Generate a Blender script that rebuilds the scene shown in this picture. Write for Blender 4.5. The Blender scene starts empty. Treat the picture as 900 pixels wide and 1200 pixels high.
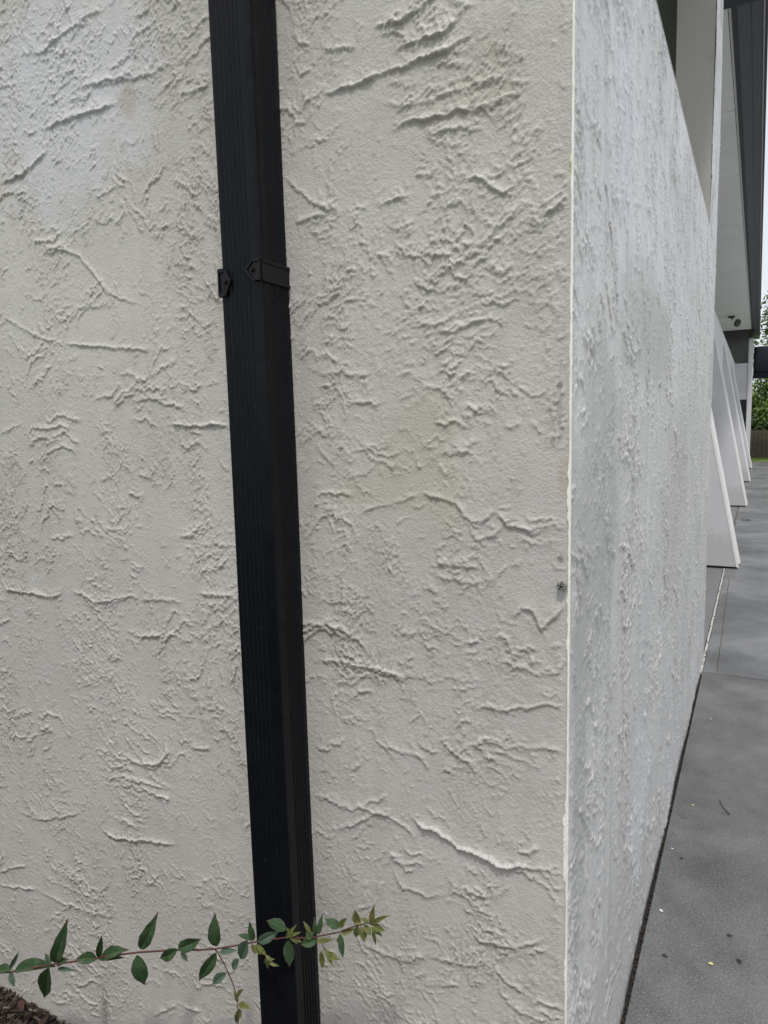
import bpy, bmesh, math, random
import numpy as np
from mathutils import Vector, Matrix
random.seed(7)
rng = np.random.default_rng(11)
S = bpy.context.scene
C = S.collection

# ------------------------------------------------------------------ camera
F = 817.0
yc = Vector((438, 104, -F)).normalized()
dn = Vector((160, -7100, -F)).normalized()
up = -dn
up = (up - yc * up.dot(yc)).normalized()
xc = yc.cross(up)
ROT = Matrix((xc, yc, up))                      # camera axes -> world
CAMZ = 1.5
cd = bpy.data.cameras.new('camera')
cam = bpy.data.objects.new('camera', cd)
C.objects.link(cam)
cam.matrix_world = Matrix.Translation((0, 0, CAMZ)) @ ROT.to_4x4()
cd.sensor_fit = 'VERTICAL'
cd.sensor_height = 36
cd.lens = F / 1200 * 36
cd.clip_start = 0.02
cd.clip_end = 2000
S.camera = cam


def ray(x, y):
    return ROT @ Vector((x - 450, -(y - 600), -F))


def on_y(x, y, Y):
    d = ray(x, y)
    return Vector((0, 0, CAMZ)) + d * (Y / d.y)


def on_x(x, y, X):
    d = ray(x, y)
    return Vector((0, 0, CAMZ)) + d * (X / d.x)


def on_z(x, y, Z):
    d = ray(x, y)
    return Vector((0, 0, CAMZ)) + d * ((Z - CAMZ) / d.z)


# ------------------------------------------------------------------ light
SUN_EL, SUN_AZ = math.radians(66), math.radians(163)   # azimuth clockwise from +Y
W = bpy.data.worlds.new('World')
S.world = W
W.use_nodes = True
nt = W.node_tree
nt.nodes.clear()
sky = nt.nodes.new('ShaderNodeTexSky')
sky.sky_type = 'NISHITA'
sky.sun_disc = False
sky.sun_elevation = SUN_EL
sky.sun_rotation = SUN_AZ
sky.air_density = 1.0
sky.dust_density = 4.0
sky.ozone_density = 1.0
mixc = nt.nodes.new('ShaderNodeMixRGB')
mixc.inputs[0].default_value = 0.72
mixc.inputs[2].default_value = (6.9, 7.1, 7.35, 1)      # thin bright cloud over the blue
bg = nt.nodes.new('ShaderNodeBackground')
bg.inputs[1].default_value = 0.12
wo = nt.nodes.new('ShaderNodeOutputWorld')
nt.links.new(sky.outputs[0], mixc.inputs[1])
nt.links.new(mixc.outputs[0], bg.inputs[0])
nt.links.new(bg.outputs[0], wo.inputs[0])

sl = bpy.data.lights.new('sun', 'SUN')
sl.energy = 1.95
sl.angle = math.radians(5)
sl.color = (1.0, 0.975, 0.94)
so = bpy.data.objects.new('sun', sl)
C.objects.link(so)
sdir = Vector((math.sin(SUN_AZ) * math.cos(SUN_EL), math.cos(SUN_AZ) * math.cos(SUN_EL), math.sin(SUN_EL)))
so.rotation_euler = sdir.to_track_quat('Z', 'Y').to_euler()

S.view_settings.view_transform = 'Standard'
S.view_settings.look = 'None'
S.view_settings.exposure = 0.28
S.view_settings.gamma = 1


# ------------------------------------------------------------------ object helpers
def tag(o, label=None, cat=None, group=None, kind=None):
    if label: o['label'] = label
    if cat: o['category'] = cat
    if group: o['group'] = group
    if kind: o['kind'] = kind
    return o


def empty(name, loc, label, cat, group=None):
    o = bpy.data.objects.new(name, None)
    o.empty_display_size = 0.1
    C.objects.link(o)
    o.location = loc
    o['_w'] = 1
    del o['_w']
    return tag(o, label, cat, group)


def link(name, me, mat=None, parent=None, loc=(0, 0, 0), smooth=False):
    """mesh given in world coordinates; parented so that it stays there"""
    if mat is not None and not me.materials:
        me.materials.append(mat)
    if smooth:
        me.polygons.foreach_set('use_smooth', [True] * len(me.polygons))
    o = bpy.data.objects.new(name, me)
    C.objects.link(o)
    o.location = loc
    if parent is not None:
        o.parent = parent
        off = Vector((0, 0, 0))
        p = parent
        while p is not None:
            off += p.location
            p = p.parent
        o.location = Vector(loc) - off
    return o


def mesh(name, verts, faces):
    me = bpy.data.meshes.new(name)
    me.from_pydata([tuple(v) for v in verts], [], faces)
    me.update()
    return me


class MB:
    def __init__(s):
        s.v, s.f = [], []

    def box(s, x0, x1, y0, y1, z0, z1):
        n = len(s.v)
        s.v += [(x0, y0, z0), (x1, y0, z0), (x1, y1, z0), (x0, y1, z0), (x0, y0, z1), (x1, y0, z1), (x1, y1, z1), (x0, y1, z1)]
        s.f += [tuple(n + i for i in q) for q in ((0, 3, 2, 1), (4, 5, 6, 7), (0, 1, 5, 4), (1, 2, 6, 5), (2, 3, 7, 6), (3, 0, 4, 7))]
        return s

    def prism(s, a, b):
        """two loops with equal vertex count"""
        n, k = len(s.v), len(a)
        s.v += [tuple(p) for p in a] + [tuple(p) for p in b]
        s.f.append(tuple(n + i for i in range(k))[::-1])
        s.f.append(tuple(n + k + i for i in range(k)))
        for i in range(k):
            j = (i + 1) % k
            s.f.append((n + i, n + j, n + k + j, n + k + i))
        return s

    def tube(s, pts, rad, seg=6):
        pts = [Vector(p) for p in pts]
        n = len(s.v)
        for i, p in enumerate(pts):
            d = (pts[min(i + 1, len(pts) - 1)] - pts[max(i - 1, 0)]).normalized()
            a = d.orthogonal().normalized()
            b = d.cross(a)
            r = rad[i] if isinstance(rad, (list, tuple)) else rad
            for k in range(seg):
                t = 2 * math.pi * k / seg
                s.v.append(tuple(p + a * (r * math.cos(t)) + b * (r * math.sin(t))))
        for i in range(len(pts) - 1):
            for k in range(seg):
                j = (k + 1) % seg
                s.f.append((n + i * seg + k, n + i * seg + j, n + (i + 1) * seg + j, n + (i + 1) * seg + k))
        s.f.append(tuple(n + k for k in range(seg))[::-1])
        s.f.append(tuple(n + (len(pts) - 1) * seg + k for k in range(seg)))
        return s

    def build(s, name, mat, parent=None, bevel=0.0, smooth=False):
        me = mesh(name, s.v, s.f)
        bm = bmesh.new()
        bm.from_mesh(me)
        bmesh.ops.recalc_face_normals(bm, faces=bm.faces)
        if bevel:
            bmesh.ops.bevel(bm, geom=bm.edges[:], offset=bevel, segments=2, affect='EDGES', clamp_overlap=True)
        bm.to_mesh(me)
        bm.free()
        return link(name, me, mat, parent, smooth=smooth)


# ------------------------------------------------------------------ material helpers
def M(name, col, rough=0.6, spec=0.5, metal=0.0):
    m = bpy.data.materials.new(name)
    m.use_nodes = True
    b = m.node_tree.nodes['Principled BSDF']
    b.inputs['Base Color'].default_value = (*col, 1)
    b.inputs['Roughness'].default_value = rough
    b.inputs['Specular IOR Level'].default_value = spec
    b.inputs['Metallic'].default_value = metal
    m['_'] = 0
    del m['_']
    return m


class NT:
    def __init__(s, m):
        s.m = m
        s.t = m.node_tree
        s.b = s.t.nodes['Principled BSDF']
        s.co = s.t.nodes.new('ShaderNodeTexCoord').outputs['Object']
        s.col = None

    def map(s, scale=(1, 1, 1), rot=(0, 0, 0), src=None):
        n = s.t.nodes.new('ShaderNodeMapping')
        n.inputs['Scale'].default_value = scale
        n.inputs['Rotation'].default_value = rot
        s.t.links.new(src or s.co, n.inputs['Vector'])
        return n.outputs[0]

    def noise(s, scale, detail=4, rough=0.55, dist=0.0, vec=None):
        n = s.t.nodes.new('ShaderNodeTexNoise')
        n.inputs['Scale'].default_value = scale
        n.inputs['Detail'].default_value = detail
        n.inputs['Roughness'].default_value = rough
        n.inputs['Distortion'].default_value = dist
        s.t.links.new(vec or s.co, n.inputs['Vector'])
        return n.outputs['Fac']

    def ramp(s, fac, stops):
        n = s.t.nodes.new('ShaderNodeValToRGB')
        e = n.color_ramp.elements
        while len(e) < len(stops): e.new(0.5)
        for el, (p, c) in zip(e, stops):
            el.position = p
            el.color = (*c, 1) if isinstance(c, tuple) else (c, c, c, 1)
        s.t.links.new(fac, n.inputs[0])
        return n.outputs[0]

    def mix(s, fac, a, b, mode='MIX'):
        n = s.t.nodes.new('ShaderNodeMixRGB')
        n.blend_type = mode
        for i, v in enumerate((fac, a, b)):
            if isinstance(v, (int, float)):
                n.inputs[i].default_value = v if i == 0 else (v, v, v, 1)
            elif isinstance(v, tuple):
                n.inputs[i].default_value = (*v, 1)
            else:
                s.t.links.new(v, n.inputs[i])
        return n.outputs[0]

    def math(s, op, a, b=0.0):
        n = s.t.nodes.new('ShaderNodeMath')
        n.operation = op
        for i, v in enumerate((a, b)):
            if isinstance(v, (int, float)): n.inputs[i].default_value = v
            else: s.t.links.new(v, n.inputs[i])
        return n.outputs[0]

    def bump(s, h, dist, strength=1.0, prev=None):
        n = s.t.nodes.new('ShaderNodeBump')
        n.inputs['Strength'].default_value = strength
        n.inputs['Distance'].default_value = dist
        s.t.links.new(h, n.inputs['Height'])
        if prev is not None: s.t.links.new(prev, n.inputs['Normal'])
        return n.outputs[0]

    def set(s, col=None, rough=None, normal=None):
        if col is not None: s.t.links.new(col, s.b.inputs['Base Color'])
        if rough is not None: s.t.links.new(rough, s.b.inputs['Roughness'])
        if normal is not None: s.t.links.new(normal, s.b.inputs['Normal'])

    def spot(s, centre, radii, soft=0.45):
        """0..1 blob mask in object space"""
        n = s.t.nodes.new('ShaderNodeMapping')
        n.vector_type = 'TEXTURE'
        n.inputs['Location'].default_value = centre
        n.inputs['Scale'].default_value = radii
        w = s.t.nodes.new('ShaderNodeVectorMath')
        w.operation = 'ADD'
        nz = s.t.nodes.new('ShaderNodeTexNoise')
        nz.inputs['Scale'].default_value = 9 if radii[0] > 0.012 else 140
        nz.inputs['Detail'].default_value = 5
        nz.inputs['Roughness'].default_value = 0.65
        sc = s.t.nodes.new('ShaderNodeVectorMath')
        sc.operation = 'MULTIPLY_ADD'
        sc.inputs[1].default_value = (1.4, 1.4, 1.4)
        sc.inputs[2].default_value = (-0.7, -0.7, -0.7)
        s.t.links.new(s.co, nz.inputs['Vector'])
        s.t.links.new(s.co, n.inputs['Vector'])
        s.t.links.new(nz.outputs['Color'], sc.inputs[0])
        s.t.links.new(n.outputs[0], w.inputs[0])
        s.t.links.new(sc.outputs[0], w.inputs[1])
        l = s.t.nodes.new('ShaderNodeVectorMath')
        l.operation = 'LENGTH'
        s.t.links.new(w.outputs[0], l.inputs[0])
        r = s.t.nodes.new('ShaderNodeMapRange')
        r.interpolation_type = 'SMOOTHSTEP'
        r.inputs['From Min'].default_value = 1.0
        r.inputs['From Max'].default_value = soft
        s.t.links.new(l.outputs['Value'], r.inputs['Value'])
        return r.outputs[0]


def stucco(name, base, dirt, stains_sheen=(), rough=0.5, fine=1.0, streak=0.0, attr=True):
    m = M(name, base, rough)
    n = NT(m)
    big = n.noise(1.6, 5, 0.6)
    lo = tuple(c * 0.93 for c in base)
    hi = tuple(min(1, c * 1.05) for c in base)
    col = n.mix(n.ramp(big, [(0.35, 0.0), (0.65, 1.0)]), lo, hi)
    med = n.noise(14, 5, 0.65, 0.4)
    col = n.mix(n.ramp(med, [(0.52, 0.0), (0.75, 0.35)]), col, dirt)
    if streak:
        sv = n.map((22, 22, 1.1))
        st = n.noise(1.0, 6, 0.62, 0.3, sv)
        col = n.mix(n.ramp(st, [(0.5, 0.0), (0.72, streak)]), col, tuple(d * 0.9 for d in dirt))
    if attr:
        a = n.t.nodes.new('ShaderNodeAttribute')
        a.attribute_name = 'grime_shade'
        col = n.mix(a.outputs['Fac'], col, tuple(d * f for d, f in zip(dirt, (0.72, 0.62, 0.5))))  # hollows take dust colour plus painted crevice shade
    for centre, radii, colr, amt in stains_sheen:
        sp = n.spot(centre, radii)
        col = n.mix(n.math('MULTIPLY', sp, amt), col, colr)
    g = n.noise(260 * fine, 3, 0.6)
    g2 = n.noise(80 * fine, 4, 0.6)
    pit = n.noise(520, 2, 0.5)
    col = n.mix(n.ramp(pit, [(0.3, 0.22), (0.42, 0.0)]), col, dirt)
    nb = n.bump(g, 0.0013, 1.0)
    nb = n.bump(g2, 0.0022, 0.45, nb)
    n.set(col, n.ramp(med, [(0.3, rough - 0.08), (0.7, rough + 0.14)]), nb)
    return m


P_STAIN = on_y(490, 545, 1.11)
P_PALE = on_y(70, 110, 1.11)
P_SPOT = [on_y(656, 480, 1.11), on_y(657, 655, 1.11), on_y(649, 595, 1.11)]
m_wall = stucco('stucco_end', (0.487, 0.466, 0.436), (0.33, 0.31, 0.265), rough=0.5, streak=0.16, stains_sheen=[
    (tuple(P_STAIN), (0.11, 0.5, 0.17), (0.40, 0.375, 0.29), 0.5),
    (tuple(on_y(420, 575, 1.11)), (0.07, 0.5, 0.03), (0.41, 0.38, 0.28), 0.5),
    (tuple(P_PALE), (0.36, 0.5, 0.30), (0.54, 0.54, 0.57), 0.75),
    (tuple(on_y(150, 120, 1.11)), (0.03, 0.5, 0.05), (0.37, 0.31, 0.23), 0.5),
    (tuple(P_SPOT[0]), (0.005, 0.5, 0.06), (0.25, 0.25, 0.22), 0.4),
    (tuple(P_SPOT[1]), (0.007, 0.5, 0.008), (0.12, 0.12, 0.1), 0.7),
    (tuple(on_y(656, 452, 1.11)), (0.007, 0.5, 0.007), (0.12, 0.12, 0.1), 0.7),
    (tuple(on_y(662, 560, 1.11)), (0.02, 0.5, 0.06), (0.40, 0.34, 0.25), 0.5),
    (tuple(on_y(560, 90, 1.11)), (0.14, 0.5, 0.1), (0.40, 0.37, 0.32), 0.5),
    (tuple(on_y(620, 320, 1.11)), (0.05, 0.5, 0.12), (0.40, 0.385, 0.34), 0.5),
])
m_side = stucco('stucco_side_lit', (0.68, 0.672, 0.66), (0.37, 0.375, 0.36), rough=0.36, streak=0.5, stains_sheen=[  # same paint as the end wall, lighter base stands for its brighter light
    ((-0.26, 1.35, 1.35), (0.4, 0.28, 0.42), (0.42, 0.43, 0.39), 0.6),
    ((-0.26, 2.0, 1.75), (0.4, 0.6, 0.2), (0.40, 0.41, 0.37), 0.6),
    ((-0.26, 1.2, 0.9), (0.4, 0.08, 0.6), (0.42, 0.42, 0.40), 0.6),
    ((-0.26, 2.9, 1.2), (0.4, 0.5, 0.5), (0.50, 0.49, 0.45), 0.5),
    ((-0.26, 3.0, 2.2), (0.4, 0.7, 0.3), (0.52, 0.51, 0.48), 0.5),
    ((-0.26, 1.7, 0.15), (0.4, 0.7, 0.35), (0.47, 0.46, 0.43), 0.6),
    ((-0.26, 2.0, 0.45), (0.4, 0.25, 0.3), (0.74, 0.75, 0.78), 0.5),  # bluish sky sheen painted in as a pale spot
    ((-0.26, 1.55, 2.2), (0.4, 0.25, 0.5), (0.74, 0.74, 0.77), 0.5),  # upper patch of painted sky sheen
])
m_fin = stucco('stucco_smooth', (0.56, 0.56, 0.575), (0.47, 0.47, 0.47), rough=0.5, attr=False)
n = NT(m_fin)
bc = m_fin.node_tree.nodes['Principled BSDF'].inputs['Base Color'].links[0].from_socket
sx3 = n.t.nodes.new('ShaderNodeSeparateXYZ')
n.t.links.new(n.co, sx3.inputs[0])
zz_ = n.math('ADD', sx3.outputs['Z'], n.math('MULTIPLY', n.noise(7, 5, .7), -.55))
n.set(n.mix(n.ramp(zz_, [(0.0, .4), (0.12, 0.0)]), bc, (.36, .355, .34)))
m_bead = M('bead_cream', (0.84, 0.82, 0.74), 0.45)
n = NT(m_bead)
n.set(n.mix(n.ramp(n.noise(40, 4), [(0.45, 0.0), (0.7, 0.5)]), (0.86, 0.84, 0.76), (0.62, 0.60, 0.50)))
m_beadw = M('bead_white', (0.78, 0.78, 0.77), 0.4)
m_dark = M('dark_paint', (0.035, 0.035, 0.036), 0.6)
m_fascia = M('fascia_metal', (0.075, 0.082, 0.10), 0.42)
n = NT(m_fascia)
n.set(n.mix(n.noise(3, 4), (0.045, 0.05, 0.068), (0.07, 0.077, 0.097)))
m_fedge = M('gutter_lip', (0.42, 0.42, 0.46), 0.4)
m_fdark = M('fascia_recess', (0.018, 0.020, 0.027), 0.5)
m_soffit = M('soffit_board', (0.62, 0.62, 0.62), 0.7)
n = NT(m_soffit)
n.set(n.mix(n.ramp(n.noise(1.5, 4), [(0.4, 0.0), (0.7, 0.6)]), (0.80, 0.80, 0.80), (0.70, 0.70, 0.69)))
m_gap = M('gap_black', (0.012, 0.012, 0.012), 0.9)
m_filler = M('joint_filler', (0.50, 0.49, 0.46), 0.7)
n = NT(m_filler)
n.set(n.mix(n.ramp(n.noise(25, 4), [(0.48, 0.0), (0.62, 0.8)]), (0.50, 0.49, 0.46), (0.10, 0.10, 0.095)))

# pipe
m_pipe = M('pipe_black', (0.010, 0.011, 0.013), 0.3, 0.14)
n = NT(m_pipe)
pc = n.noise(30, 5, 0.65)
pv = n.noise(14, 5, 0.7, 0.3)
col = n.mix(n.ramp(pv, [(0.5, 0.0), (0.8, 0.5)]), (0.004, 0.005, 0.007), (0.010, 0.011, 0.013))
dots = n.noise(330, 1, 0.4)
col = n.mix(n.ramp(dots, [(0.72, 0.0), (0.78, 0.35)]), col, (0.10, 0.10, 0.095))
n.set(col, n.ramp(pc, [(0.3, 0.24), (0.7, 0.44)]), n.bump(n.noise(140, 3, 0.6), 0.0004, 0.4))
m_strap = M('strap_black', (0.007, 0.007, 0.008), 0.36, 0.22)
n = NT(m_strap)
n.set(None, n.ramp(n.noise(60, 3), [(0.3, 0.25), (0.7, 0.45)]), n.bump(n.noise(150, 3, 0.6), 0.0006, 0.6))

# concrete
m_conc = M('concrete', (0.15, 0.15, 0.15), 0.6)
n = NT(m_conc)
a = n.ramp(n.noise(0.9, 8, 0.66, 0.1), [(0.40, (0.075, 0.076, 0.076)), (0.5, (0.11, 0.111, 0.111)), (0.62, (0.15, 0.15, 0.15))])
b = n.ramp(n.noise(4, 8, 0.72, 0.1), [(0.38, 0.8), (0.62, 1.14)])
col = n.mix(1.0, a, b, 'MULTIPLY')
sp = n.noise(150, 4, 0.75)
col = n.mix(n.ramp(sp, [(0.54, 0.0), (0.66, 0.6)]), col, (0.28, 0.28, 0.27))
col = n.mix(n.ramp(sp, [(0.34, 0.85), (0.45, 0.0)]), col, (0.04, 0.045, 0.045))
bl = n.noise(11, 3, 0.5, 0.2)
col = n.mix(n.ramp(bl, [(0.68, 0.0), (0.74, 0.6)]), col, (0.06, 0.06, 0.058))
nb = n.bump(n.noise(300, 3, 0.6), 0.0016, 0.9)
nb = n.bump(n.noise(40, 4, 0.6), 0.003, 0.5, nb)
n.set(col, n.ramp(n.noise(2.5, 5), [(0.3, 0.34), (0.7, 0.56)]), nb)
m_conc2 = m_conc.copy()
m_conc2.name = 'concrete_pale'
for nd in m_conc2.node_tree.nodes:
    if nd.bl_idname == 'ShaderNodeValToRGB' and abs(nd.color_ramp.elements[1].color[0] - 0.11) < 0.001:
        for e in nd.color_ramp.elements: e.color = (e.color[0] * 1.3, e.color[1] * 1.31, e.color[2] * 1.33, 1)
m_conc_in = M('concrete_inner', (0.10, 0.10, 0.10), 0.6)
n = NT(m_conc_in)
n.set(n.mix(n.noise(5, 5), (0.12, 0.122, 0.125), (0.18, 0.18, 0.18)), None, n.bump(n.noise(200, 3), 0.001, 0.6))

m_soil = M('soil', (0.03, 0.02, 0.014), 0.95)
m_bark = M('bark_chips', (0.07, 0.045, 0.03), 0.85)
n = NT(m_bark)
oi = n.t.nodes.new('ShaderNodeAttribute')
oi.attribute_name = 'tint'
n.set(n.ramp(oi.outputs['Fac'], [(0.0, (0.014, 0.009, 0.007)), (0.5, (0.034, 0.021, 0.015)), (0.85, (0.065, 0.045, 0.032)), (1.0, (0.13, 0.10, 0.08))]), None,
      n.bump(n.noise(1, 4, 0.6, 0, n.map((300, 300, 300))), 0.001))
m_deadleaf = M('dead_leaf', (0.11, 0.07, 0.025), 0.6)
n = NT(m_deadleaf)
n.set(n.mix(n.noise(60, 4), (0.085, 0.03, 0.015), (0.02, 0.011, 0.008)))
m_petal = M('petal_yellow', (0.62, 0.56, 0.22), 0.6)
m_darkbit = M('dark_leaf_bit', (0.03, 0.027, 0.022), 0.8)
m_whitebit = M('white_flake', (0.6, 0.6, 0.56), 0.8)

m_leaf = M('leaf_green', (0.045, 0.10, 0.035), 0.38)
n = NT(m_leaf)
lf = n.noise(45, 4, 0.6)
col = n.ramp(lf, [(0.3, (0.012, 0.034, 0.014)), (0.55, (0.026, 0.064, 0.023)), (0.75, (0.055, 0.095, 0.032))])
at = n.t.nodes.new('ShaderNodeAttribute')
at.attribute_name = 'rib'
col = n.mix(n.math('MULTIPLY', at.outputs['Fac'], 0.45), col, (0.08, 0.13, 0.05))
edge = n.t.nodes.new('ShaderNodeAttribute')
edge.attribute_name = 'tip'
col = n.mix(n.math('MULTIPLY', edge.outputs['Fac'], 0.8), col, (0.10, 0.03, 0.025))
sp_n = n.noise(120, 4, 0.7)
col = n.mix(n.ramp(sp_n, [(0.60, 0.0), (0.68, 0.55)]), col, (0.035, 0.028, 0.014))
n.set(col, n.ramp(lf, [(0.3, 0.26), (0.7, 0.5)]), n.bump(n.noise(160, 3), 0.0008, 0.6))
n.b.inputs['Subsurface Weight'].default_value = 0.0
n.b.inputs['Transmission Weight'].default_value = 0.0
m_leafy = M('leaf_young', (0.13, 0.13, 0.035), 0.5)
n = NT(m_leafy)
n.set(n.ramp(n.noise(70, 4, 0.6), [(0.3, (0.05, 0.075, 0.02)), (0.5, (0.10, 0.115, 0.03)), (0.68, (0.17, 0.13, 0.045)), (0.8, (0.12, 0.06, 0.03))]))
m_leafg = M('leaf_grey', (0.07, 0.11, 0.075), 0.45)
n = NT(m_leafg)
n.set(n.mix(n.noise(60, 3), (0.045, 0.085, 0.05), (0.085, 0.125, 0.085)))
m_stem = M('stem_red', (0.10, 0.025, 0.022), 0.5)
n = NT(m_stem)
n.set(n.mix(n.noise(60, 3), (0.13, 0.035, 0.03), (0.055, 0.025, 0.018)))


# ------------------------------------------------------------------ numpy noise
def perlin(x, y, seed):
    r = np.random.default_rng(seed)
    ang = r.random(4096) * 2 * np.pi
    gx, gy = np.cos(ang), np.sin(ang)
    xi, yi = np.floor(x).astype(np.int64), np.floor(y).astype(np.int64)
    fx, fy = x - xi, y - yi
    u, v = fx * fx * fx * (fx * (fx * 6 - 15) + 10), fy * fy * fy * (fy * (fy * 6 - 15) + 10)

    def g(ix, iy, dx, dy):
        h = (ix * 73856093 ^ iy * 19349663 ^ seed * 83492791)
        h = (h ^ (h >> 13)) & 4095
        return gx[h] * dx + gy[h] * dy
    a = g(xi, yi, fx, fy)
    b = g(xi + 1, yi, fx - 1, fy)
    c = g(xi, yi + 1, fx, fy - 1)
    d = g(xi + 1, yi + 1, fx - 1, fy - 1)
    return (a + (b - a) * u + ((c + (d - c) * u) - (a + (b - a) * u)) * v) * 1.41


def fbm(x, y, seed, octs=4, gain=0.55, lac=2.03):
    t, a, s = 0, 1.0, 0
    for i in range(octs):
        t = t + a * perlin(x, y, seed + i * 17)
        s += a
        a *= gain
        x, y = x * lac + 3.1, y * lac + 7.7
    return t / s


def sstep(a, b, x):
    t = np.clip((x - a) / (b - a), 0, 1)
    return t * t * (3 - 2 * t)


def saw(f, k, drop=0.10):
    """gradual rise then an abrupt ragged drop along each contour"""
    t = f * k
    t = t - np.floor(t)
    return np.where(t < 1 - drop, t / (1 - drop), (1 - t) / drop)


def lips(f, U, V, level, w_up, w_dn):
    """thin torn lip of constant width along the contour f == level: soft above, abrupt below"""
    gy, gx = np.gradient(f, V[:, 0], U[0, :])
    gm = np.hypot(gx, gy) + 1e-6
    d = (f - level) / np.maximum(gm, np.median(gm) * 0.35)
    up = np.clip(gy / gm, -1, 1)                      # lips that face down stand out most
    p = np.where(d > 0, np.exp(-d / w_up), np.exp(-(d / w_dn) ** 2))
    return p * (0.55 + 0.45 * up)


def trowel(u, v, seed, tilt=0.25, fleck=1.0):
    """height in metres of hand thrown skip-trowel stucco over wall coordinates u, v"""
    wx = fbm(u * 3.0, v * 3.0, seed + 1, 3) * 0.10
    wy = fbm(u * 3.0, v * 3.0, seed + 2, 3) * 0.10
    rx = fbm(u * 38, v * 38, seed + 3, 3) * 0.016
    ry = fbm(u * 38, v * 38, seed + 4, 3) * 0.016
    tx = fbm(u * 170, v * 170, seed + 23, 2) * 0.0045
    ty = fbm(u * 170, v * 170, seed + 24, 2) * 0.0045
    U, V = u + wx + rx + tx, v + wy + ry + ty
    Vt = V + tilt * U
    h = fbm(u * 1.7, v * 1.7, seed + 5, 2) * 0.005 + fbm(u * 7, v * 9, seed + 25, 2) * 0.0007
    # long, nearly level torn lips left by broad trowel sweeps
    f1 = fbm(U * 2.4, Vt * 6.0, seed + 6, 2)
    m1 = sstep(0.02, 0.22, fbm(u * 5.0, v * 6.0, seed + 7, 3))
    for lv in (-0.28, -0.08, 0.12, 0.32):
        h = h + lips(f1, u, v, lv, 0.0065, 0.0015) * 0.0031 * m1
    # patch outlines
    f2 = fbm(U * 8.0, Vt * 10.0, seed + 8, 2)
    m2 = sstep(0.0, 0.2, fbm(u * 9.0 + 5, v * 8.0, seed + 9, 3))
    for lv in (-0.18, 0.08, 0.3):
        h = h + lips(f2, u, v, lv, 0.0036, 0.0014) * 0.0026 * m2
    # torn flecks where the trowel lifted off, in patches and vertical bands
    band = fbm(u * 5.5, v * 1.9, seed + 11, 3) + 0.5 * fbm(u * 15, v * 12, seed + 12, 2)
    a3 = sstep(0.10, 0.28, band)
    f3 = fbm(U * 26, V * 28, seed + 10, 2)
    for lv in (-0.05, 0.2):
        h = h + lips(f3, u, v, lv, 0.0024, 0.0014) * 0.0023 * a3 * fleck
    f4 = fbm(U * 60, V * 52, seed + 13, 2)
    a4 = sstep(-0.02, 0.2, band + 0.5 * fbm(u * 24, v * 24, seed + 18, 2))
    h = h + lips(f4, u, v, 0.12, 0.0024, 0.0014) * 0.0021 * a4 * fleck
    # scattered crumbs
    f5 = fbm(U * 75, V * 75, seed + 19, 1)
    h = h + sstep(0.42, 0.5, f5) * 0.0013 * sstep(-.05, .2, fbm(u * 12, v * 12, seed + 20, 2)) * fleck
    # pebbly float finish outside the pressed smooth spots
    sm = sstep(-0.15, 0.2, fbm(u * 6, v * 5, seed + 14, 3))
    h = h + fbm(u * 150, v * 150, seed + 15, 2) * 0.0009 * (0.15 + 0.85 * sm)
    return h


def ridge(h, U, V, pts, amp, w_up=0.018, w_dn=0.0022, seed=1, bead=0.0):
    """a ledge along a polyline: ramps up from above, drops off sharply below"""
    pts = np.array(pts)
    lo, hi = pts.min(0) - 0.09, pts.max(0) + 0.09
    m = (U > lo[0]) & (U < hi[0]) & (V > lo[1]) & (V < hi[1])
    if not m.any(): return h
    u, v = U[m], V[m]
    ju = fbm(u * 45, v * 45, seed, 3) * 0.007 + fbm(u * 160, v * 160, seed + 5, 2) * 0.0034
    vv = v + ju
    best = np.full(u.shape, 9.0)
    side = np.zeros(u.shape)
    par = np.zeros(u.shape)
    L = 0.0
    seg = []
    for p, q in zip(pts[:-1], pts[1:]):
        seg.append((p, q, L))
        L += np.hypot(*(q - p))
    for p, q, s0 in seg:
        d = q - p
        l = np.hypot(*d)
        t = np.clip(((u - p[0]) * d[0] + (vv - p[1]) * d[1]) / l ** 2, 0, 1)
        ex, ey = u - p[0] - t * d[0], vv - p[1] - t * d[1]
        dist = np.hypot(ex, ey)
        nx, ny = -d[1] / l, d[0] / l
        if ny < 0: nx, ny = -nx, -ny
        sd = np.sign(ex * nx + ey * ny)
        k = dist < best
        best[k], side[k], par[k] = dist[k], sd[k], ((s0 + t * l) / L)[k]
    env = np.clip(np.minimum(par, 1 - par) * 7, 0.12, 1) * (0.75 + 0.5 * fbm(u * 25, v * 25, seed + 9, 2))
    prof = np.where(side > 0, np.exp(-best / (w_up * 0.7)), np.exp(-(best / w_dn) ** 2))
    if bead:
        prof = prof * (1 - bead) + bead * 1.3 * np.exp(-(best / 0.0032) ** 2)
    h = h.copy()
    h[m] += amp * prof * env
    return h


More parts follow.
